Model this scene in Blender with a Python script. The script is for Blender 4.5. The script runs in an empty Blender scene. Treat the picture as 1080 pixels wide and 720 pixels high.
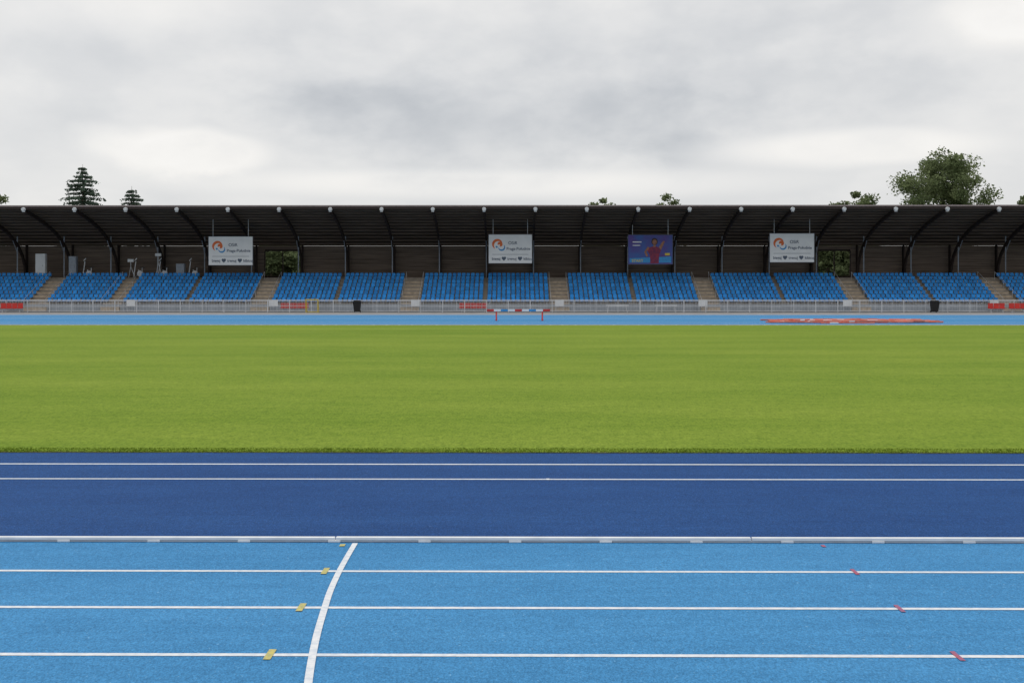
import bpy, math, random
import numpy as np
from mathutils import Vector
random.seed(7); rng=np.random.default_rng(7)
S=bpy.context.scene
F=1300.0; H=2.43; YH=306.0
def PX(px,D): return (px-540)*D/F
def PZ(py,D): return H-(py-YH)*D/F

# ---------------------------------------------------------------- materials
def mat(name,c,rough=0.8,c2=None,scale=5,detail=4,metal=0,bump=0,bscale=None,island=0,stretch=(1,1,1),spec=0.3,ramp=(0.35,0.65),trans=0):
    m=bpy.data.materials.new(name); m.use_nodes=True
    nt=m.node_tree; b=nt.nodes['Principled BSDF']
    b.inputs['Roughness'].default_value=rough; b.inputs['Metallic'].default_value=metal
    b.inputs['Specular IOR Level'].default_value=spec
    tc=nt.nodes.new('ShaderNodeTexCoord'); mp=nt.nodes.new('ShaderNodeMapping')
    mp.inputs['Scale'].default_value=stretch
    nt.links.new(tc.outputs['Object'],mp.inputs['Vector'])
    n=nt.nodes.new('ShaderNodeTexNoise'); n.inputs['Scale'].default_value=scale; n.inputs['Detail'].default_value=detail
    nt.links.new(mp.outputs[0],n.inputs['Vector'])
    r=nt.nodes.new('ShaderNodeValToRGB')
    r.color_ramp.elements[0].position=ramp[0]; r.color_ramp.elements[1].position=ramp[1]
    if c2 is None: c2=tuple(x*0.82 for x in c)
    r.color_ramp.elements[0].color=(*c2,1); r.color_ramp.elements[1].color=(*c,1)
    nt.links.new(n.outputs[0],r.inputs[0])
    out=r.outputs[0]
    if island:
        g=nt.nodes.new('ShaderNodeNewGeometry')
        mr=nt.nodes.new('ShaderNodeMapRange'); mr.inputs[3].default_value=1-island; mr.inputs[4].default_value=1+island
        nt.links.new(g.outputs['Random Per Island'],mr.inputs[0])
        mx=nt.nodes.new('ShaderNodeVectorMath'); mx.operation='SCALE'
        nt.links.new(out,mx.inputs[0]); nt.links.new(mr.outputs[0],mx.inputs['Scale']); out=mx.outputs[0]
    nt.links.new(out,b.inputs['Base Color'])
    if trans:
        t=nt.nodes.new('ShaderNodeBsdfTranslucent'); ms=nt.nodes.new('ShaderNodeMixShader'); ms.inputs[0].default_value=trans
        nt.links.new(out,t.inputs[0]); nt.links.new(b.outputs[0],ms.inputs[1]); nt.links.new(t.outputs[0],ms.inputs[2])
        nt.links.new(ms.outputs[0],nt.nodes['Material Output'].inputs[0])
    return m

def helpers(nt):
    N=nt.nodes; L=nt.links; tc=N.new('ShaderNodeTexCoord')
    def noise(sc,det,st=(1,1,1),rough=0.5):
        mp=N.new('ShaderNodeMapping'); mp.inputs['Scale'].default_value=st; L.new(tc.outputs['Object'],mp.inputs[0])
        n=N.new('ShaderNodeTexNoise'); n.inputs['Scale'].default_value=sc; n.inputs['Detail'].default_value=det; n.inputs['Roughness'].default_value=rough
        L.new(mp.outputs[0],n.inputs['Vector']); return n.outputs[0]
    def ramp(src,p0,p1,c0,c1):
        r=N.new('ShaderNodeValToRGB'); r.color_ramp.elements[0].position=p0; r.color_ramp.elements[1].position=p1
        r.color_ramp.elements[0].color=(*c0,1); r.color_ramp.elements[1].color=(*c1,1); L.new(src,r.inputs[0]); return r.outputs[0]
    def mul(a,bb):
        x=N.new('ShaderNodeMix'); x.data_type='RGBA'; x.blend_type='MULTIPLY'; x.inputs[0].default_value=1
        L.new(a,x.inputs[6]); L.new(bb,x.inputs[7]); return x.outputs[2]
    return N,L,tc,noise,ramp,mul
def track_mat(name,light,dark,spk=0.25):
    m=bpy.data.materials.new(name); m.use_nodes=True; nt=m.node_tree
    N,L,tc,noise,ramp,mul=helpers(nt)
    b=N['Principled BSDF']; b.inputs['Roughness'].default_value=0.85; b.inputs['Specular IOR Level'].default_value=0.08
    o=ramp(noise(0.6,4,(0.35,1.2,1),0.6),0.3,0.7,dark,light)
    o=mul(o,ramp(noise(85,2,(1,0.55,1),0.6),0.36,0.64,(1-spk,)*3,(1+spk,)*3))
    o=mul(o,ramp(noise(30,3,(1,0.6,1),0.75),0.33,0.67,(0.87,0.88,0.90),(1.13,1.11,1.10)))
    o=mul(o,ramp(noise(4,5,(0.5,1,1),0.75),0.3,0.7,(0.90,0.92,0.93),(1.09,1.07,1.06)))
    o=mul(o,ramp(noise(2.2,5,(0.12,3.5,1),0.7),0.25,0.6,(0.90,0.92,0.93),(1.02,1.01,1.01)))
    sp_=ramp(noise(60,1,(1,0.6,1)),0.72,0.78,(0,0,0),(1,1,1))
    x=N.new('ShaderNodeMix'); x.data_type='RGBA'; L.new(sp_,x.inputs[0]); L.new(o,x.inputs[6]); x.inputs[7].default_value=(light[0]*2+0.06,light[1]*1.3+0.06,light[2]*1.1+0.05,1)
    L.new(x.outputs[2],b.inputs['Base Color'])
    return m

M={}
M['lblue']=track_mat('track_light_blue',(0.064,0.245,0.475),(0.050,0.212,0.425),0.22)
M['dblue']=track_mat('track_dark_blue',(0.020,0.074,0.222),(0.014,0.057,0.185),0.34)
M['line']=mat('white_line_paint',(0.74,0.75,0.76),0.7,(0.56,0.61,0.67),scale=20,detail=6,spec=0.1)
M['yel']=mat('yellow_paint',(0.58,0.50,0.16),0.8,(0.38,0.38,0.20),scale=40,spec=0.1)
M['redp']=mat('red_paint',(0.45,0.10,0.13),0.8,(0.26,0.14,0.24),scale=40,spec=0.1)
M['kerb']=mat('kerb_aluminium',(0.80,0.81,0.82),0.45,(0.68,0.70,0.72),scale=6)
M['kerb_shade']=mat('kerb_shade_grey',(0.50,0.53,0.57),0.5)  # shade below the white kerb rail, put into a grey base colour
M['conc']=mat('concrete',(0.36,0.315,0.265),0.9,(0.25,0.22,0.185),scale=1.5,spec=0.1)
M['wall']=mat('painted_front_wall',(0.36,0.40,0.45),0.9,(0.27,0.30,0.34),scale=0.9)
M['stair']=mat('stair_concrete',(0.54,0.44,0.33),0.9,(0.38,0.31,0.235),scale=2.5,spec=0.1)
M['pave']=mat('paving',(0.34,0.34,0.34),0.9,(0.25,0.25,0.25),scale=0.8)
M['galv']=mat('galvanised_steel',(0.66,0.68,0.71),0.5,(0.54,0.56,0.59),scale=3,metal=0.1)
M['seat']=mat('seat_plastic_blue',(0.030,0.300,0.75),0.5,(0.022,0.240,0.64),scale=0.7,island=0.18,spec=0.25)
M['roofu']=mat('roof_underside',(0.115,0.088,0.072),0.9,(0.070,0.054,0.046),scale=1.2,stretch=(0.25,2,2),spec=0.05)
M['rooft']=mat('roof_sheet',(0.16,0.16,0.17),0.7)
M['rib']=mat('rib_dark_steel',(0.045,0.034,0.031),0.8,spec=0.1)
M['purlin']=mat('purlin_wood',(0.170,0.130,0.105),0.9,(0.105,0.080,0.066),scale=2,stretch=(0.2,3,3),spec=0.05)
M['wood']=mat('wall_boards',(0.215,0.168,0.137),0.9,(0.135,0.106,0.088),scale=2.0,island=0.14,stretch=(0.15,1,3),spec=0.05)
M['fascia']=mat('fascia_grey',(0.30,0.24,0.23),0.6)
M['cap']=mat('beam_cap',(0.62,0.63,0.64),0.5)
M['post']=mat('post_grey_blue',(0.32,0.36,0.42),0.5)
M['white']=mat('white_sheet',(0.74,0.76,0.78),0.6,(0.68,0.70,0.72),scale=1)
M['navy']=mat('sign_frame',(0.10,0.11,0.14),0.6)
M['orange']=mat('logo_orange',(0.70,0.16,0.05),0.6)
M['logoblue']=mat('logo_blue',(0.05,0.28,0.60),0.6)
M['text']=mat('text_grey',(0.10,0.13,0.18),0.6)
M['black']=mat('black_plastic',(0.018,0.018,0.02),0.5)
M['red']=mat('red_plastic',(0.60,0.05,0.04),0.45,(0.48,0.04,0.035),scale=3)
M['tape']=mat('faded_red_plastic',(0.66,0.12,0.08),0.6,(0.60,0.26,0.20),scale=3,island=0.2)
M['yellow']=mat('yellow_steel',(0.62,0.48,0.08),0.5)
M['bark']=mat('bark',(0.13,0.10,0.075),0.95,(0.08,0.06,0.045),scale=6)
M['leaf']=mat('foliage_green',(0.215,0.255,0.125),0.85,(0.120,0.160,0.075),scale=0.3,island=0.35,spec=0.1,trans=0.5)
M['spruce']=mat('spruce_needles',(0.125,0.170,0.130),0.85,(0.08,0.12,0.09),scale=0.6,island=0.35,spec=0.1,trans=0.35)
M['poster']=mat('poster_blue',(0.045,0.11,0.34),0.6,(0.09,0.06,0.24),scale=0.7,detail=2)
M['jersey']=mat('printed_jersey',(0.26,0.04,0.07),0.7,(0.12,0.03,0.08),scale=3)
M['skin']=mat('printed_skin',(0.34,0.17,0.11),0.7,(0.22,0.10,0.07),scale=3)
M['hair']=mat('printed_hair',(0.05,0.03,0.03),0.7)

def grass_mat(name,blade=False):
    m=bpy.data.materials.new(name); m.use_nodes=True; nt=m.node_tree
    N,L,tc,noise,ramp,mul=helpers(nt)
    b=N['Principled BSDF']; b.inputs['Roughness'].default_value=0.95; b.inputs['Specular IOR Level'].default_value=0.05
    o=ramp(noise(0.10,6,(0.5,1.2,1),0.62),0.32,0.68,(0.142,0.222,0.026),(0.196,0.268,0.038))
    w=N.new('ShaderNodeTexWave'); w.wave_type='BANDS'; w.bands_direction='Y'; w.inputs['Scale'].default_value=0.055
    w.inputs['Distortion'].default_value=1.5; w.inputs['Detail'].default_value=3; w.inputs['Detail Scale'].default_value=0.5
    L.new(tc.outputs['Object'],w.inputs['Vector'])
    o=mul(o,ramp(w.outputs[1],0.25,0.75,(0.96,0.97,0.94),(1.04,1.02,1.05)))
    o=mul(o,ramp(noise(0.8,6,(0.6,1.4,1),0.72),0.3,0.7,(0.87,0.91,0.82),(1.11,1.07,1.12)))
    o=mul(o,ramp(noise(6,4,(1,0.55,1),0.7),0.32,0.68,(0.85,0.88,0.82),(1.14,1.11,1.10)))
    o=mul(o,ramp(noise(26,3,(1,0.35,1),0.75),0.34,0.66,(0.72,0.76,0.7),(1.27,1.23,1.22)))
    if blade:
        g=N.new('ShaderNodeNewGeometry')
        o=mul(o,ramp(g.outputs['Random Per Island'],0,1,(0.65,0.7,0.6),(1.15,1.1,1.1)))
    L.new(o,b.inputs['Base Color'])
    return m
M['grass']=grass_mat('grass_surface'); M['blade']=grass_mat('grass_blades',True)
M['field']=mat('far_ground',(0.09,0.12,0.035),0.95,(0.06,0.08,0.03),scale=0.05)
M['edge_brown']=mat('grass_edge_brown',(0.10,0.085,0.04),0.95,(0.04,0.045,0.04),scale=7,detail=8)

# ---------------------------------------------------------------- mesh builder
class MB:
    def __init__(s): s.v=[]; s.f=[]; s.m=[]; s.mats=[]
    def mi(s,k):
        if k not in s.mats: s.mats.append(k)
        return s.mats.index(k)
    def poly(s,pts,k):
        n=len(s.v); s.v+= [tuple(p) for p in pts]; s.f.append(tuple(range(n,n+len(pts)))); s.m.append(s.mi(k))
    def box(s,x0,x1,y0,y1,z0,z1,k):
        n=len(s.v)
        s.v+=[(x0,y0,z0),(x1,y0,z0),(x1,y1,z0),(x0,y1,z0),(x0,y0,z1),(x1,y0,z1),(x1,y1,z1),(x0,y1,z1)]
        for q in ((0,3,2,1),(4,5,6,7),(0,1,5,4),(1,2,6,5),(2,3,7,6),(3,0,4,7)):
            s.f.append(tuple(n+i for i in q)); s.m.append(s.mi(k))
    def tube(s,p0,p1,r0,r1,k,n=8,caps=True):
        p0=Vector(p0);p1=Vector(p1);d=(p1-p0).normalized()
        a=d.cross(Vector((0,0,1)) if abs(d.z)<0.9 else Vector((1,0,0))).normalized(); b=d.cross(a)
        o=len(s.v)
        for p,r in((p0,r0),(p1,r1)):
            for i in range(n):
                t=2*math.pi*i/n; s.v.append(tuple(p+a*math.cos(t)*r+b*math.sin(t)*r))
        for i in range(n):
            j=(i+1)%n; s.f.append((o+i,o+j,o+n+j,o+n+i)); s.m.append(s.mi(k))
        if caps:
            s.f.append(tuple(o+i for i in range(n))[::-1]); s.m.append(s.mi(k))
            s.f.append(tuple(o+n+i for i in range(n))); s.m.append(s.mi(k))
    def sweep(s,path,w,h,x,k):
        o=len(s.v); P=[Vector((0,a,b)) for a,b in path]
        for i,p in enumerate(P):
            t=(P[min(i+1,len(P)-1)]-P[max(i-1,0)]).normalized(); nrm=Vector((0,-t.z,t.y))
            for sx,sn in((-1,-1),(1,-1),(1,1),(-1,1)):
                q=p+nrm*sn*h/2; s.v.append((x+sx*w/2,q.y,q.z))
        for i in range(len(P)-1):
            for j in range(4):
                jj=(j+1)%4; a=o+i*4
                s.f.append((a+j,a+jj,a+4+jj,a+4+j)); s.m.append(s.mi(k))
        s.f.append((o,o+3,o+2,o+1)); s.m.append(s.mi(k)); a=o+(len(P)-1)*4
        s.f.append((a,a+1,a+2,a+3)); s.m.append(s.mi(k))
    def obj(s,name,parent=None,smooth=False,loc=None):
        me=bpy.data.meshes.new(name); me.from_pydata(s.v,[],s.f)
        for k in s.mats: me.materials.append(M[k])
        me.polygons.foreach_set('material_index',s.m)
        if smooth: me.polygons.foreach_set('use_smooth',[True]*len(s.f))
        me.update()
        return link(name,me,parent,loc)
def link(name,data,parent=None,loc=None):
    o=bpy.data.objects.new(name,data); S.collection.objects.link(o)
    if loc: o.location=loc
    if parent: o.parent=parent
    return o
def sheet(name,x0,x1,y0,y1,z,k,parent=None):
    b=MB(); b.poly([(x0,y0,z),(x1,y0,z),(x1,y1,z),(x0,y1,z)],k); return b.obj(name,parent)
def bevel(o,w,seg=2):
    m=o.modifiers.new('b','BEVEL'); m.width=w; m.segments=seg; m.limit_method='ANGLE'; return o

# ---------------------------------------------------------------- ground
sheet('ground',-3000,3000,-3000,3000,0,'field')
XE=95
K0=11.84; LW=1.22; GN=18.38; GF=85.2
trk=link('running_track',None)
sheet('near_lanes',-XE,XE,-6,K0,0.008,'lblue',trk)
sheet('runway_surface',-XE,XE,K0,GN,0.008,'dblue',trk)
sheet('far_lanes',-XE,XE,GF,121,0.008,'lblue',trk)
b=MB()
def hline(y,w=0.055,z=0.011,k='line'): b.poly([(-XE,y-w/2,z),(XE,y-w/2,z),(XE,y+w/2,z),(-XE,y+w/2,z)],k)
for i in range(1,9): hline(K0-LW*i,0.06)
hline(17.15,0.08); hline(15.80,0.07)
for i in range(1,9): hline(GF+LW*i,0.05)
hline(106,0.35); hline(114.5,0.3)
b.obj('lane_lines',trk)
b=MB(); pts=[(11.78,-1.500),(11.2,-1.497),(10.57,-1.487),(9.9,-1.462),(9.35,-1.425),(8.7,-1.375),(8.12,-1.318),(7.5,-1.245),(6.9,-1.16),(6.0,-1.0),(5.0,-0.78),(4.0,-0.5)]
P=[Vector((x,y,0.014)) for y,x in pts]
fine=[]
for i in range(len(P)-1):
    p0=P[max(i-1,0)];p1=P[i];p2=P[i+1];p3=P[min(i+2,len(P)-1)]
    for t in (0,.25,.5,.75):
        fine.append(0.5*((2*p1)+(p2-p0)*t+(2*p0-5*p1+4*p2-p3)*t*t+(3*p1-p0-3*p2+p3)*t**3))
fine.append(P[-1])
def off(j):
    t=(fine[min(j+1,len(fine)-1)]-fine[max(j-1,0)]).normalized(); return Vector((-t.y,t.x,0))*0.026
for i in range(len(fine)-1):
    a,c=fine[i],fine[i+1]
    b.poly([a+off(i),a-off(i),c-off(i+1),c+off(i+1)],'line')
b.obj('start_line',trk)
b=MB()
for i in range(0,8):
    y=K0-LW*i-(0.15 if i==0 else 0)
    l=0.115 if i else 0.05
    b.poly([(-1.635,y-l,0.014),(-1.585,y-l,0.014),(-1.585,y+l,0.014),(-1.635,y+l,0.014)],'yel')
    l*=0.9
    b.poly([(2.93,y-l,0.014),(2.965,y-l,0.014),(2.965,y+l,0.014),(2.93,y+l,0.014)],'redp')
b.poly([(0.44,15.74,0.014),(0.48,15.74,0.014),(0.48,15.84,0.014),(0.44,15.84,0.014)],'kerb')
b.obj('relay_marks',trk)
def kerb(y,name):
    b=MB(); seg=4.0; x=-XE+1.3
    while x<XE:
        dz=rng.normal()*0.0012
        b.box(x+0.006,x+seg-0.006,y-0.028,y+0.028,0.028,0.056+dz,'kerb'); x+=seg
    x=-XE+0.2
    while x<XE:
        b.box(x-0.06,x+0.06,y-0.036,y+0.02,0.0085,0.0278,'kerb'); x+=0.87
    b.box(-XE,XE,y-0.022,y+0.012,0.0085,0.0276,'kerb_shade')  # continuous grey strip between the feet, painted shade under the rail
    o=b.obj(name); bevel(o,0.004); return o
kerb(K0+0.03,'track_kerb'); kerb(GF-0.03,'track_kerb')

sheet('infield_grass',-XE,XE,GN,GF-0.08,0.010,'grass')
n=26000
yy=GN-0.035+rng.random(n)**1.6*0.55
xx=(rng.random(n)*2-1)*11
h=0.008+rng.random(n)*0.014*(0.6+0.4*np.sin(xx*3.1)*np.sin(xx*0.7)); w=0.005+rng.random(n)*0.006; a=rng.random(n)*math.pi
lx=(rng.random(n)-.5)*0.02; ly=(rng.random(n)-.5)*0.02
V=np.zeros((n,3,3)); V[:,0]=np.stack([xx-np.cos(a)*w,yy-np.sin(a)*w,np.full(n,0.0102)],1)
V[:,1]=np.stack([xx+np.cos(a)*w,yy+np.sin(a)*w,np.full(n,0.0102)],1); V[:,2]=np.stack([xx+lx,yy+ly,0.01+h],1)
def tri_mesh(name,V,k,per=3):
    n=V.shape[0]; me=bpy.data.meshes.new(name)
    me.vertices.add(n*per); me.vertices.foreach_set('co',V.reshape(-1).astype(np.float32))
    me.loops.add(n*per); me.loops.foreach_set('vertex_index',np.arange(n*per,dtype=np.int32))
    me.polygons.add(n); me.polygons.foreach_set('loop_start',np.arange(0,n*per,per,dtype=np.int32))
    me.polygons.foreach_set('loop_total',np.full(n,per,dtype=np.int32))
    me.materials.append(M[k]); me.update(calc_edges=True); me.validate(); return me
link('grass_tufts',tri_mesh('grass_tufts',V,'blade'))
b=MB(); x=-XE
while x<XE:
    x2=x+0.35+rng.random()*0.5; b.poly([(x,GN-0.02-rng.random()*0.05,0.0135),(x2,GN-0.02-rng.random()*0.05,0.0135),(x2,GN+0.05,0.0135),(x,GN+0.05,0.0135)],'edge_brown'); x=x2  # ragged dark brown strip along the near grass border
b.obj('grass_edge_strip')
sheet('paving',-XE,XE,121,160,0.008,'pave')

# ---------------------------------------------------------------- grandstand
st=link('grandstand',None)
X0,X1=-88.6,93.5; MOD=17.1; MX=-3.1
RB=141.0; RUN=0.95; RISE=0.42; TZ=0.75; NR=8
b=MB()
for r in range(NR):
    b.box(X0,X1,RB-0.45+r*RUN,RB-0.45+(r+1)*RUN,0.02,TZ+r*RISE,'conc')
WZ=TZ+(NR-1)*RISE+0.25
b.box(X0,X1,RB-0.45+NR*RUN,153.0,0.02,WZ,'conc')
b.obj('terrace',st)
b=MB(); b.box(X0,X1,RB-0.55,RB-0.455,0.02,0.80,'wall'); b.obj('front_wall',st)
b=MB(); bl=MB()
def stairs(xc,w):
    for r in range(NR):
        for q in range(2):
            y0=RB-0.45+r*RUN-RUN/2+ q*RUN/2; z=TZ+(r-1)*RISE+(q+1)*RISE/2
            b.box(xc-w/2,xc+w/2,y0+0.001,y0+RUN/2+0.001 if r*2+q<NR*2-1 else y0+RUN,0.03,z+0.003,'stair')
    for sx in (-1,1):
        x=xc+sx*(w/2-0.06)
        p=[(x,RB-0.9,TZ+0.65),(x,RB+NR*RUN-0.6,TZ+(NR-1)*RISE+0.95)]
        bl.tube(p[0],p[1],0.022,0.022,'galv',6)
        for t in (0,.33,.66,1):
            q=Vector(p[0]).lerp(Vector(p[1]),t); bl.tube((q.x,q.y,q.z-0.95),q,0.018,0.018,'galv',6)
for k in range(-5,6):
    cx=MX+MOD*k
    if cx+MOD/2<X1: stairs(cx+MOD/2,2.15)
    if k==-3: stairs(cx,2.6)
b.obj('stairs',st); bl.obj('stair_handrails',st)

def seat_shell(mb,x,y,z):
    w=0.225; prof=[(-0.20,0.40,0.92),(-0.17,0.425,1.0),(0.05,0.405,1.0),(0.17,0.42,1.0),(0.215,0.50,1.0),(0.245,0.66,0.98),(0.27,0.79,0.90),(0.275,0.815,0.72)]
    nx=5; o=len(mb.v); k=mb.mi('seat')
    for layer in (0,1):
        for (py,pz,ws) in prof:
            for i in range(nx):
                t=i/(nx-1)*2-1; dish=0.035*(t*t)
                yy=py-(dish if pz>0.5 else 0)+ (0.018 if layer and pz>0.47 else 0)
                zz=pz+(dish if pz<=0.5 else 0)-(0.02 if layer and pz<=0.47 else 0)
                mb.v.append((x+t*w*ws,y+yy,z+zz))
    R=len(prof)
    for layer in (0,1):
        for r in range(R-1):
            for i in range(nx-1):
                a=o+layer*R*nx+r*nx+i; q=(a,a+1,a+1+nx,a+nx)
                mb.f.append(q if layer==0 else q[::-1]); mb.m.append(k)
    ring=[(0,i) for i in range(nx)]+[(r,nx-1) for r in range(1,R)]+[(R-1,i) for i in range(nx-2,-1,-1)]+[(r,0) for r in range(R-2,0,-1)]
    for i in range(len(ring)):
        (r,c),(r2,c2)=ring[i],ring[(i+1)%len(ring)]
        mb.f.append((o+r*nx+c,o+R*nx+r*nx+c,o+R*nx+r2*nx+c2,o+r2*nx+c2)); mb.m.append(k)
NS=13; PITCH=0.55
sb=MB()
for r in range(NR):
    y=RB+0.12+r*RUN; z=TZ+r*RISE
    for i in range(NS):
        seat_shell(sb,(i-(NS-1)/2)*PITCH+rng.normal()*0.012,y+rng.normal()*0.015,z+rng.normal()*0.006)
    W=NS*PITCH/2
    sb.box(-W+0.1,W-0.1,y+0.02,y+0.07,z+0.33,z+0.37,'galv')
    for i in range(5):
        xx_=-W+0.3+i*(2*W-0.6)/4; sb.box(xx_-0.025,xx_+0.025,y+0.025,y+0.065,z,z+0.33,'galv')
first=None
for k in range(-5,6):
    cx=MX+MOD*k
    for s_ in (-1,1):
        off_=0.22+NS*PITCH/2
        if k==-3: off_=1.0+NS*PITCH/2
        xc=cx+s_*off_
        if xc-3.7<X0 or xc+3.7>X1: continue
        if first is None:
            o=sb.obj('seat_block',st,smooth=True,loc=(xc,0,0)); first=o.data
        else: link('seat_block',first,st,(xc,0,0))

roof=[(137.0,11.75),(139,11.45),(141,11.08),(143,10.68),(145,10.22),(147,9.7),(149,9.15),(151,8.55),(153.0,7.95)]
b=MB()
for i in range(len(roof)-1):
    (ya,za),(yb,zb)=roof[i],roof[i+1]
    b.poly([(X0,ya,za),(X0,yb,zb),(X1,yb,zb),(X1,ya,za)],'roofu')
    b.poly([(X0,ya,za+.12),(X1,ya,za+.12),(X1,yb,zb+.12),(X0,yb,zb+.12)],'rooft')
b.poly([(X0,153,7.95),(X0,153,8.07),(X1,153,8.07),(X1,153,7.95)],'rooft')
b.obj('roof_deck',st)
b=MB(); b.box(X0,X1,136.93,136.995,11.72,11.88,'fascia'); b.box(X0,X1,136.96,136.992,11.42,11.718,'rib'); b.obj('fascia',st)
def zroof(y):
    for (ya,za),(yb,zb) in zip(roof,roof[1:]):
        if ya<=y<=yb: return za+(zb-za)*(y-ya)/(yb-ya)
b=MB(); y=137.5
while y<152.7:
    z=zroof(y); b.box(X0,X1,y-0.05,y+0.05,z-0.20,z-0.03,'purlin'); y+=1.2
b.obj('purlins',st)
ribp=[(137.1,11.25),(139,10.98),(141,10.62),(143,10.2),(145,9.7),(146.8,9.12),(148.4,8.4),(149.8,7.55),(150.9,6.6),(151.6,5.5),(151.95,WZ)]
b=MB(); c=MB(); ps=MB()
j=-15
while True:
    x=MX+5.7*j; j+=1
    if x<X0+1: continue
    if x>X1-1: break
    b.sweep(ribp,0.22,0.42,x,'rib')
    b.box(x-0.06,x+0.06,151.9,152.3,WZ+0.001,8.1,'rib')
    c.tube((x,136.60,11.42),(x,136.92,11.42),0.20,0.24,'cap',12)
    c.box(x-0.15,x+0.15,136.72,136.925,11.12,11.36,'cap')
    ps.tube((x,149.3,WZ),(x,149.3,zroof(149.3)-0.1),0.07,0.07,'post',10)
    ps.tube((x,149.3,WZ+3.0),(x,147.3,zroof(147.3)-0.55),0.04,0.04,'post',6)
b.obj('roof_ribs',st); bevel(c.obj('beam_caps',st),0.03); ps.obj('posts',st)

b=MB(); opens=[(PX(279,152.5),PX(317,152.5)),(PX(862,152.5),PX(896,152.5))]
OZ0,OZ1=WZ+0.15,7.25
bays=[]; x=MX-5.7*15
while x<X1:
    bays.append((max(x+0.08,X0),min(x+5.62,X1))); x+=5.7
z=WZ
while z<7.9:
    z1=min(z+0.22,7.95)
    for (a,c_) in bays:
        if c_<=a: continue
        segs=[(a,c_)]
        if z1>OZ0 and z<OZ1:
            for (oa,ob) in opens:
                ns=[]
                for (p,q) in segs:
                    if ob<=p or oa>=q: ns.append((p,q)); continue
                    if oa>p: ns.append((p,oa))
                    if ob<q: ns.append((ob,q))
                segs=ns
        for p,q in segs:
            if q-p>0.02: b.box(p,q,152.45+rng.random()*0.02,152.52,z+0.012,z1-0.012,'wood')
    z=z1
b.obj('wall_boards',st)
b=MB()
for (a,c_) in bays: b.box(a-0.09,a-0.005,152.35,152.56,WZ+.001,7.98,'rib')
for (oa,ob) in opens:
    m=(oa+ob)/2
    for x in (oa,m,ob): b.box(x-0.05,x+0.05,152.40,152.6,OZ0,OZ1,'rib')
    b.box(oa,ob,152.41,152.59,OZ0,OZ0+0.1,'rib')
b.obj('wall_posts',st)
b=MB(); xs=[X0]+[v for o_ in opens for v in o_]+[X1]
for i in range(0,len(xs),2): b.box(xs[i],xs[i+1],152.6,152.7,0.03,7.9,'rib')
for oa,ob in opens: b.box(oa,ob,152.6,152.7,0.03,OZ0,'rib'); b.box(oa,ob,152.6,152.7,OZ1,7.9,'rib')
for x in (X0,X1-0.12): b.box(x,x+0.12,148,152.44,0.02,8.3,'rib')
b.obj('rear_wall',st)

b=MB(); yF=135.0; x=-94
while x<95:
    b.box(x-0.035,x+0.035,yF-0.03,yF+0.03,0.0,1.36,'galv'); x+=2.4
for z,t in((1.33,0.04),(0.72,0.02),(0.18,0.03)): b.box(-94,95,yF-0.022,yF+0.022,z-t,z+t,'galv')
x=-94
while x<95:
    b.box(x-0.011,x+0.011,yF-0.008,yF+0.008,0.20,1.30,'galv'); x+=0.17
b.obj('crowd_fence')
b=MB(); yR=RB-0.95; x=-88
while x<93:
    b.tube((x,yR,0.0),(x,yR,1.2),0.02,0.02,'galv',6); x+=1.9
for z in (1.2,0.85,0.5): b.box(-88,93,yR-0.015,yR+0.015,z-0.015,z+0.015,'galv')
b.obj('front_railing',st)

# ---------------------------------------------------------------- signs
def text(parent,s,x,y,z,size,k):
    cu=bpy.data.curves.new('lettering','FONT'); cu.body=s; cu.size=size; cu.extrude=0.004; cu.offset=0.008
    cu.materials.append(M[k]); o=bpy.data.objects.new('lettering',cu); S.collection.objects.link(o)
    o.location=(x,y,z); o.rotation_euler=(math.pi/2,0,0); o.parent=parent; return o
def disc_arc(b,cx,cz,y,r0,r1,a0,a1,k,n=14):
    for i in range(n):
        t0=a0+(a1-a0)*i/n; t1=a0+(a1-a0)*(i+1)/n
        f=lambda i_: r0+(r1-r0)*math.sin(math.pi*min(max(i_/n,0),1))
        b.poly([(cx+r0*math.cos(t0),y,cz+r0*math.sin(t0)),(cx+f(i)*math.cos(t0),y,cz+f(i)*math.sin(t0)),(cx+f(i+1)*math.cos(t1),y,cz+f(i+1)*math.sin(t1)),(cx+r0*math.cos(t1),y,cz+r0*math.sin(t1))],k)
DS=143.0
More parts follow.
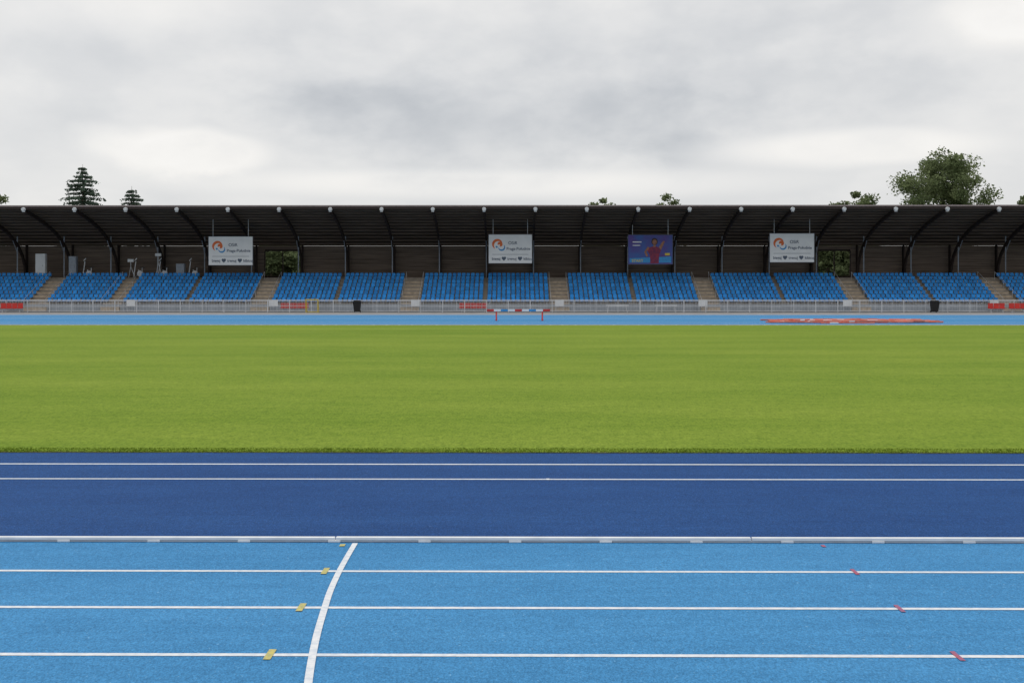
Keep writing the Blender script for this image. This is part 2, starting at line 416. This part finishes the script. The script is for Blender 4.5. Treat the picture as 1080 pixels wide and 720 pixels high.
def sign(px0,px1,py0,py1,kind):
    x0,x1=PX(px0,DS),PX(px1,DS); z0,z1=PZ(py1,DS),PZ(py0,DS)
    root=link('poster_banner' if kind else 'advertising_sign',None)
    b=MB(); b.box(x0,x1,DS,DS+0.06,z0,z1,'poster' if kind else 'white'); b.obj('panel',root)
    b=MB(); t=0.05
    b.box(x0-t,x1+t,DS-0.02,DS+0.08,z1,z1+t,'navy'); b.box(x0-t,x1+t,DS-0.02,DS+0.08,z0-t,z0,'navy')
    b.box(x0-t,x0,DS-0.02,DS+0.08,z0,z1,'navy'); b.box(x1,x1+t,DS-0.02,DS+0.08,z0,z1,'navy')
    for x in (x0+0.5,x1-0.5): b.tube((x,DS+0.03,z1+t),(x,DS+0.03,zroof(143)-0.03),0.03,0.03,'galv',6)
    b.obj('frame',root)
    w=x1-x0; h=z1-z0; y=DS-0.01
    if not kind:
        b=MB(); cx=x0+0.22*w; cz=z0+0.62*h
        # two nested comet-like swirls
        disc_arc(b,cx,cz,y,0.50,0.80,math.radians(20),math.radians(230),'orange')
        disc_arc(b,cx+0.10,cz+0.02,y-0.002,0.10,0.46,math.radians(-70),math.radians(170),'orange')
        disc_arc(b,cx+0.35,cz-0.12,y-0.003,0.34,0.52,math.radians(190),math.radians(400),'logoblue')
        disc_arc(b,cx-0.1,cz-0.10,y-0.004,0.02,0.22,math.radians(120),math.radians(320),'logoblue')
        b.poly([(x0+0.08*w,y,z0+0.30*h),(x1-0.08*w,y,z0+0.30*h),(x1-0.08*w,y,z0+0.312*h),(x0+0.08*w,y,z0+0.312*h)],'text')
        b.obj('logo',root)
        text(root,'OSiR',x0+0.45*w,y,z0+0.66*h,0.50,'text')
        text(root,'Praga-Południe',x0+0.41*w,y,z0+0.46*h,0.46,'text')
        text(root,'biegaj ♥ trenuj ♥ kibicuj',x0+0.07*w,y,z0+0.11*h,0.44,'text')
    else:
        b=MB()
        def pg(pts,k,dy=0): b.poly([(x0+u*w,y-dy,z0+v*h) for u,v in pts],k)
        pg([(0.03,0.05),(0.97,0.05),(0.97,0.26),(0.03,0.20)],'logoblue')
        pg([(0.50,0.02),(0.69,0.02),(0.70,0.32),(0.74,0.48),(0.68,0.58),(0.63,0.61),(0.56,0.61),(0.48,0.57),(0.43,0.46),(0.49,0.32)],'jersey',0.003)
        pg([(0.43,0.46),(0.48,0.57),(0.44,0.60),(0.36,0.42),(0.41,0.26),(0.45,0.28),(0.41,0.42)],'skin',0.006)
        pg([(0.74,0.48),(0.69,0.58),(0.74,0.70),(0.79,0.80),(0.83,0.78),(0.79,0.64)],'skin',0.006)
        pg([(0.57,0.59),(0.62,0.59),(0.62,0.68),(0.57,0.68)],'skin',0.006)
        pg([(0.595+0.072*math.cos(t),0.775+0.125*math.sin(t)) for t in np.linspace(0,2*math.pi,18)[:-1]],'hair',0.006)
        pg([(0.595+0.05*math.cos(t),0.755+0.095*math.sin(t)) for t in np.linspace(0,2*math.pi,18)[:-1]],'skin',0.009)
        pg([(0.10,0.74),(0.30,0.74),(0.30,0.78),(0.10,0.78)],'galv',0.003)
        pg([(0.10,0.63),(0.27,0.63),(0.27,0.66),(0.10,0.66)],'galv',0.003)
        pg([(0.83,0.30),(0.94,0.30),(0.94,0.38),(0.83,0.38)],'yellow',0.012)
        b.obj('print',root)
        text(root,'START',x0+0.08*w,y-0.012,z0+0.07*h,0.45,'yellow')
sign(219.5,266,249.5,279.5,0); sign(515.5,561,247.5,277.5,0); sign(662.5,709,248,278.5,1); sign(811.5,858,246.5,276.5,0)

# ---------------------------------------------------------------- small objects
def bench(px,n=4,D=136.6):
    b=MB(); x=PX(px,D)
    for i in range(n):
        xi=x+(i-(n-1)/2)*0.62
        b.box(xi-0.29,xi+0.29,D-0.22,D+0.2,0.42,0.50,'red'); b.box(xi-0.29,xi+0.29,D+0.2,D+0.26,0.44,1.02,'red')
    L_=n*0.31
    b.box(x-L_,x+L_,D-0.05,D+0.05,0.34,0.415,'galv')
    for s_ in (-1,1):
        xx_=x+s_*(L_-0.3); b.box(xx_-0.04,xx_+0.04,D-0.2,D+0.2,0.008,0.05,'galv'); b.box(xx_-0.03,xx_+0.03,D-0.03,D+0.03,0.05,0.34,'galv')
    bevel(b.obj('red_bench'),0.02)
for px,n_ in((499,5),(310,5),(1050,3),(1072,3),(10,4),(1118,4)): bench(px,n_,134.3 if n_!=5 else 135.8)
def bin_(px,D=134.0):
    b=MB(); x=PX(px,D); bw,tw=0.30,0.42
    o=len(b.v); k=b.mi('black')
    for z,w,dy in((0.10,bw,bw*.9),(1.12,tw,tw)):
        for sx,sy in((-1,-1),(1,-1),(1,1),(-1,1)): b.v.append((x+sx*w,D+sy*dy,z))
    for q in((0,3,2,1),(4,5,6,7),(0,1,5,4),(1,2,6,5),(2,3,7,6),(3,0,4,7)): b.f.append(tuple(o+i for i in q)); b.m.append(k)
    b.box(x-0.47,x+0.47,D-0.48,D+0.46,1.122,1.19,'black')
    b.box(x-0.36,x+0.36,D-0.34,D+0.34,1.191,1.32,'black')
    for s_ in(-1,1): b.tube((x+s_*0.3-0.04,D+0.34,0.14),(x+s_*0.3+0.04,D+0.34,0.14),0.13,0.13,'black',12)
    b.tube((x-0.35,D+0.52,1.15),(x+0.35,D+0.52,1.15),0.025,0.025,'black',8)
    bevel(b.obj('wheeled_bin'),0.02)
bin_(376.5); bin_(984.5)
D=133.6; b=MB(); xa,xb=PX(322.5,D),PX(335,D)
for x in (xa,xb): b.tube((x,D,0.01),(x,D,1.4),0.06,0.06,'yellow',8); b.tube((x,D,0.05),(x,D+0.9,0.05),0.04,0.04,'yellow',8); b.tube((x,D,1.36),(x,D+0.9,0.05),0.03,0.03,'yellow',8)
b.tube((xa-.06,D,1.4),(xb+.06,D,1.4),0.06,0.06,'yellow',8); b.tube((xa,D+.9,0.05),(xb,D+.9,0.05),0.04,0.04,'yellow',8)
b.obj('small_yellow_goal')
def table(px,w=2.4,D=133.5):
    b=MB(); x=PX(px,D)
    b.box(x-w/2,x+w/2,D-0.35,D+0.35,0.74,0.81,'white')
    for s_ in(-1,1):
        xx_=x+s_*(w/2-0.25)
        for t in(-1,1): b.tube((xx_,D+t*0.28,0.74),(xx_+s_*0.12,D+t*0.32,0.01),0.022,0.022,'galv',6)
        b.tube((xx_+s_*.07,D-0.3,0.3),(xx_+s_*.07,D+0.3,0.3),0.018,0.018,'galv',6)
    b.obj('folding_table')
table(651); table(702)
def board(px,py0,py1,w,D=139.2):
    b=MB(); x=PX(px,D); z0,z1=PZ(py1,D),PZ(py0,D)
    b.box(x-w/2,x+w/2,D,D+0.03,z0,z1,'white')
    for s_ in(-1,1): b.tube((x+s_*w*0.4,D+0.06,0.0),(x+s_*w*0.4,D+0.06,z1-0.05),0.02,0.02,'galv',6)
    b.obj('notice_board')
for px in (438,590,741,137,288,893,1047): board(px,316,323,1.0)
D=98.3; b=MB(); x0,x1=PX(513.5,D),PX(580,D); zt=0.914
cols=['red','white','logoblue','white','red','white','logoblue','white','red']; n=len(cols)
for i,k in enumerate(cols):
    xa=x0+(x1-x0)*i/n; xb=x0+(x1-x0)*(i+1)/n; b.box(xa+.001,xb-.001,D-0.065,D+0.065,zt-0.18,zt,k)
for px in (523.5,572):
    x=PX(px,D); b.box(x-0.06,x+0.06,D-0.05,D+0.05,0.10,zt-0.181,'red'); b.box(x-0.07,x+0.07,D-0.7,D+0.7,0.012,0.10,'red')
    for t in(-1,1): b.sweep([(D+t*0.6,0.10),(D+t*0.05,0.6)],0.06,0.06,x,'red')
bevel(b.obj('steeplechase_barrier'),0.012)
b=MB(); x=PX(812,93); xe=PX(975,93)
for i in range(190):
    cx=x+0.5+(xe-x-1)*rng.random(); L_=0.9+rng.random()*2.2; a=rng.normal()*0.12; cy=93+rng.normal()*1.5
    r=0.035+rng.random()*0.035; zm=0.05+0.16*rng.random()
    p0=(cx-L_/2*math.cos(a),cy-L_/2*math.sin(a),zm+rng.normal()*0.015); p1=(cx+L_/2*math.cos(a),cy+L_/2*math.sin(a),zm+rng.normal()*0.015)
    n=3; wh=i%4==0
    for q in range(n):
        A=Vector(p0).lerp(Vector(p1),q/n); B=Vector(p0).lerp(Vector(p1),(q+1)/n); b.tube(A,B,r,r,'white' if wh and q==1 else 'tape',6)
b.obj('barrier_poles_pile')

def cabinet(px,D,w,h,k='white'):
    b=MB(); x=PX(px,D)
    b.box(x-w/2,x+w/2,D-0.3,D+0.3,WZ+0.08,WZ+h,k); b.box(x-w/2+.06,x+w/2-.06,D-0.33,D-0.302,WZ+0.15,WZ+h-0.08,k)
    b.box(x-w/2+.1,x+w/2-.1,D-0.25,D+0.25,WZ,WZ+0.079,'black'); b.box(x+w/4,x+w/4+.03,D-0.36,D-0.332,WZ+h/2-.1,WZ+h/2+.1,'black')
    bevel(b.obj('storage_cabinet'),0.02)
cabinet(42,149.0,1.2,2.9); cabinet(76,149.2,0.9,2.6,'post'); cabinet(190,149.2,1.0,1.7,'post')
def trainer(px,D=149.0,s=1.35):
    b=MB(); x=PX(px,D); z=WZ
    b.box(x-0.7*s,x+0.7*s,D-0.3,D+0.3,z,z+0.1,'black')
    b.tube((x-0.5*s,D,z+0.1),(x-0.3*s,D,z+1.5*s),0.06,0.06,'galv'); b.tube((x+0.5*s,D,z+0.1),(x-0.1*s,D,z+0.7*s),0.06,0.06,'galv')
    b.tube((x-0.3*s,D-0.3,z+1.5*s),(x-0.3*s,D+0.3,z+1.5*s),0.04,0.04,'black'); b.tube((x+0.1,D-0.08,z+0.5),(x+0.1,D+0.08,z+0.5),0.36,0.36,'galv',16)
    b.box(x+0.1,x+0.6,D-0.14,D+0.14,z+1.2,z+1.3,'black'); b.tube((x+0.35,D,z+0.6),(x+0.35,D,z+1.2),0.05,0.05,'galv')
    b.tube((x-0.42*s,D,z+1.5*s),(x-0.22*s,D,z+1.75*s),0.07,0.05,'white')
    b.obj('exercise_bike')
for px in (92,146,172,204): trainer(px)
def tripod(px,D,h):
    b=MB(); x=PX(px,D)
    for a in (0.3,2.4,4.5): b.tube((x+0.5*math.cos(a),D+0.5*math.sin(a),WZ),(x,D,WZ+h*0.7),0.035,0.04,'galv')
    b.tube((x,D,WZ+h*0.7),(x,D,WZ+h),0.04,0.04,'galv'); b.box(x-0.35,x+0.35,D-0.1,D+0.1,WZ+h,WZ+h+0.35,'white')
    b.obj('floodlight_tripod')
tripod(137,148.9,1.9); tripod(166,149.0,2.6)

# ---------------------------------------------------------------- trees
def leafquads(C,size):
    n=len(C); a=rng.normal(size=(n,3)); a/=np.linalg.norm(a,axis=1)[:,None]
    t=rng.normal(size=(n,3)); bb=np.cross(a,t); bb/=np.linalg.norm(bb,axis=1)[:,None]
    s=(size*(0.6+0.8*rng.random(n)))[:,None]
    return np.stack([C-a*s,C-bb*s*0.6,C+a*s,C+bb*s*0.6],1)
def branch(b,p,d,L_,r,depth,tips):
    q=p+d*L_; b.tube(p,q,r,r*0.65,'bark',7,False); tips.append(q)
    if depth==0: return
    for i in range(3):
        nd=(d+Vector(rng.normal(size=3))*0.5+Vector((0,0,0.12))).normalized(); branch(b,q,nd,L_*0.72,r*0.6,depth-1,tips)
def decid(name,x,y,base,top,width,nb=42,nl=420,size=0.24,sq=1.0,rmin=0.40):
    root=link(name,None,loc=(x,y,0))
    b=MB(); tips=[]
    tr=max(0.22,top*0.016)
    b.tube((0,0,0),(0.1,0,base),tr,tr*0.75,'bark',10,False)
    for i in range(6):
        a=i*1.05+rng.random()*0.5
        branch(b,Vector((0.1,0,base*(0.75+0.25*rng.random()))),Vector((math.cos(a)*0.5,math.sin(a)*0.5,0.9)).normalized(),(top-base)*0.22,tr*0.45,3,tips)
    b.obj('trunk',root)
    R0=width*0.085; cz=(top-R0*0.5+base)/2; rz=(top-R0*0.5-base)/2; cs=[]
    for i in range(nb):
        v=rng.normal(size=3); v/=np.linalg.norm(v); rr=rmin+(0.92-rmin)*rng.random()**0.7
        if i==0: v=np.array([0,0,1.]); rr=0.97
        v=np.sign(v)*np.abs(v)**sq
        c=np.array([v[0]*width/2*rr,v[1]*width/2*rr,cz+v[2]*rz*rr]); R=width*(0.06+0.065*rng.random())
        m=int(nl*(0.5+rng.random())); q=rng.normal(size=(m,3)); q/=np.linalg.norm(q,axis=1)[:,None]; q*=(rng.random(m)**0.6*(1+0.4*rng.random(m)))[:,None]*R*np.array([1.25,1.25,0.85])
        cs.append(c+q)
    link('crown',tri_mesh('crown',leafquads(np.concatenate(cs),size),'leaf',4),root)
def spruce(name,x,y,top,rb):
    root=link(name,None,loc=(x,y,0)); b=MB(); b.tube((0,0,0),(0,0,top),0.28,0.02,'bark',8)
    cs=[]; z=1.5
    while z<top-0.2:
        f=1-(z/top); R=rb*f**0.72*(0.75+0.45*rng.random())+0.15; nbr=int(7+R*2)
        for i in range(nbr):
            a=rng.random()*2*math.pi; L_=R*(0.6+0.55*rng.random())
            ex=np.array([math.cos(a)*L_,math.sin(a)*L_,-0.10*L_])
            b.tube((0,0,z),(ex[0],ex[1],z+ex[2]),0.04,0.01,'bark',4,False)
            m=int(7+L_*17); t=rng.random(m)**0.7
            q=np.array([0,0,z])+t[:,None]*ex; q+=rng.normal(size=(m,3))*np.array([0.15,0.15,0.08])*(0.4+L_*0.22); q[:,2]-=0.04+rng.random(m)*0.28
            cs.append(q)
        z+=0.55+0.4*f
    b.obj('trunk',root)
    link('needles',tri_mesh('needles',leafquads(np.concatenate(cs),0.17),'spruce',4),root)
DT=182
spruce('spruce_tree',PX(86,DT),DT,PZ(173,DT),8.2)
spruce('spruce_tree',PX(138,DT+6),DT+6,PZ(196,DT+6),6.4)
decid('deciduous_tree',PX(989,DT),DT,7,PZ(156,DT),15.0,120,250,0.19,0.9,0.30)
def small(px,top,wpx,D=176,base=5,nb=70,sq=0.6,rm=0.4): decid('deciduous_tree',PX(px,D),D,base,PZ(top,D),wpx*D/F,nb,170,0.2,sq,rm)
small(902,202,56); small(703,205,46,186); small(636,209,40,186); small(0,207,40); small(1080,207,36)
for px in (286,308,868,888): small(px,246,52,162,1.0,90,1.0,0.05)

# ---------------------------------------------------------------- world
W=bpy.data.worlds.new('World'); S.world=W; W.use_nodes=True; nt=W.node_tree; N=nt.nodes; L=nt.links
bg=N['Background']; bg.inputs[1].default_value=0.1
sky=N.new('ShaderNodeTexSky'); sky.sky_type='NISHITA'; sky.sun_disc=False
EL=math.radians(56); AZ=math.radians(-35)
sky.sun_elevation=EL; sky.sun_rotation=AZ
tc=N.new('ShaderNodeTexCoord'); sp=N.new('ShaderNodeSeparateXYZ'); L.new(tc.outputs['Generated'],sp.inputs[0])
def math_(op,a,b_=None,c_=None):
    n=N.new('ShaderNodeMath'); n.operation=op
    for i,v in enumerate((a,b_,c_)):
        if v is None: continue
        if isinstance(v,(int,float)): n.inputs[i].default_value=v
        else: L.new(v,n.inputs[i])
    return n.outputs[0]
cb=N.new('ShaderNodeCombineXYZ'); L.new(sp.outputs[0],cb.inputs[0]); L.new(sp.outputs[1],cb.inputs[1]); L.new(math_('MULTIPLY',sp.outputs[2],1.9),cb.inputs[2])
def wn(sc,det,rough,dist=0,off=0):
    mp=N.new('ShaderNodeMapping'); mp.inputs['Location'].default_value=(off,off*.3,off*.7); L.new(cb.outputs[0],mp.inputs[0])
    n=N.new('ShaderNodeTexNoise'); n.inputs['Scale'].default_value=sc; n.inputs['Detail'].default_value=det; n.inputs['Roughness'].default_value=rough; n.inputs['Distortion'].default_value=dist
    L.new(mp.outputs[0],n.inputs['Vector']); return n.outputs[0]
def sstep(v,a,b_,o0,o1):
    n=N.new('ShaderNodeMapRange'); n.interpolation_type='SMOOTHSTEP'
    L.new(v,n.inputs[0])
    for i,x in zip((1,2,3,4),(a,b_,o0,o1)): n.inputs[i].default_value=x
    return n.outputs[0]
n1=wn(3.2,4,0.5,0.3,1.7); n2=wn(7,5,0.5,0.15,4.1); n3=wn(17,4,0.55,0.1,8.3)
wob=math_('ADD',math_('MULTIPLY',math_('SUBTRACT',n2,0.5),1.2),math_('MULTIPLY',math_('SUBTRACT',n3,0.5),0.7))
def blob(cx,cz,rx,rz,amt,e0=0.3,e1=1.3):
    dx=math_('DIVIDE',math_('SUBTRACT',sp.outputs[0],cx),rx); dz=math_('DIVIDE',math_('SUBTRACT',sp.outputs[2],cz),rz)
    d=math_('SQRT',math_('ADD',math_('MULTIPLY',dx,dx),math_('MULTIPLY',dz,dz)))
    return sstep(math_('ADD',d,wob),e0,e1,amt,0.0)
lum=sstep(n1,0.3,0.7,0.735,0.80)
lum=math_('ADD',lum,sstep(n2,0.32,0.68,-0.035,0.035))
lum=math_('ADD',lum,sstep(n3,0.3,0.7,-0.018,0.018))
for a in ((-0.03,0.133,0.22,0.044,-0.145,0.25,1.25),(0.04,0.160,0.26,0.055,-0.06),(0.05,0.205,0.30,0.030,-0.05),(0.277,0.160,0.16,0.022,-0.05),
          (-0.25,0.108,0.09,0.028,0.14,0.5,0.95),(-0.05,0.086,0.26,0.014,0.11,0.4,1.2),(0.388,0.20,0.10,0.035,0.14,0.5,0.95),(0.27,0.110,0.12,0.016,0.11,0.5,1.1),
          (-0.33,0.17,0.10,0.02,-0.04),(-0.30,0.215,0.14,0.02,0.04)):
    lum=math_('ADD',lum,blob(*a))
zen=sstep(sp.outputs[2],0.2,1.0,1.0,1.45)
lum2=math_('MULTIPLY',math_('MULTIPLY',lum,zen),10)
cr=N.new('ShaderNodeValToRGB'); cr.color_ramp.elements[0].position=0.50; cr.color_ramp.elements[1].position=0.9
cr.color_ramp.elements[0].color=(0.94,0.985,1.05,1); cr.color_ramp.elements[1].color=(1.02,1.0,0.97,1); L.new(lum,cr.inputs[0])
vs=N.new('ShaderNodeVectorMath'); vs.operation='SCALE'; L.new(cr.outputs[0],vs.inputs[0]); L.new(lum2,vs.inputs['Scale'])
mx=N.new('ShaderNodeMix'); mx.data_type='RGBA'; mx.inputs[0].default_value=0.95
L.new(sky.outputs[0],mx.inputs[6]); L.new(vs.outputs[0],mx.inputs[7]); L.new(mx.outputs[2],bg.inputs[0])

ld=bpy.data.lights.new('sun','SUN'); ld.energy=0.9; ld.angle=math.radians(16); ld.color=(1,0.96,0.9)
lo=link('sun',ld)
d=Vector((math.sin(AZ)*math.cos(EL),math.cos(AZ)*math.cos(EL),math.sin(EL)))
lo.rotation_euler=d.to_track_quat('Z','Y').to_euler()

# ---------------------------------------------------------------- camera
YAW=math.radians(0.45)
cd=bpy.data.cameras.new('camera'); cd.sensor_width=36; cd.lens=36*F/1080; cd.shift_y=-54/1080; cd.shift_x=F*math.tan(YAW)/1080; cd.clip_end=6000
co=link('camera',cd); co.location=(0,0,H); co.rotation_euler=(math.pi/2,0,YAW); S.camera=co
S.view_settings.view_transform='Standard'; S.view_settings.look='None'; S.view_settings.exposure=0
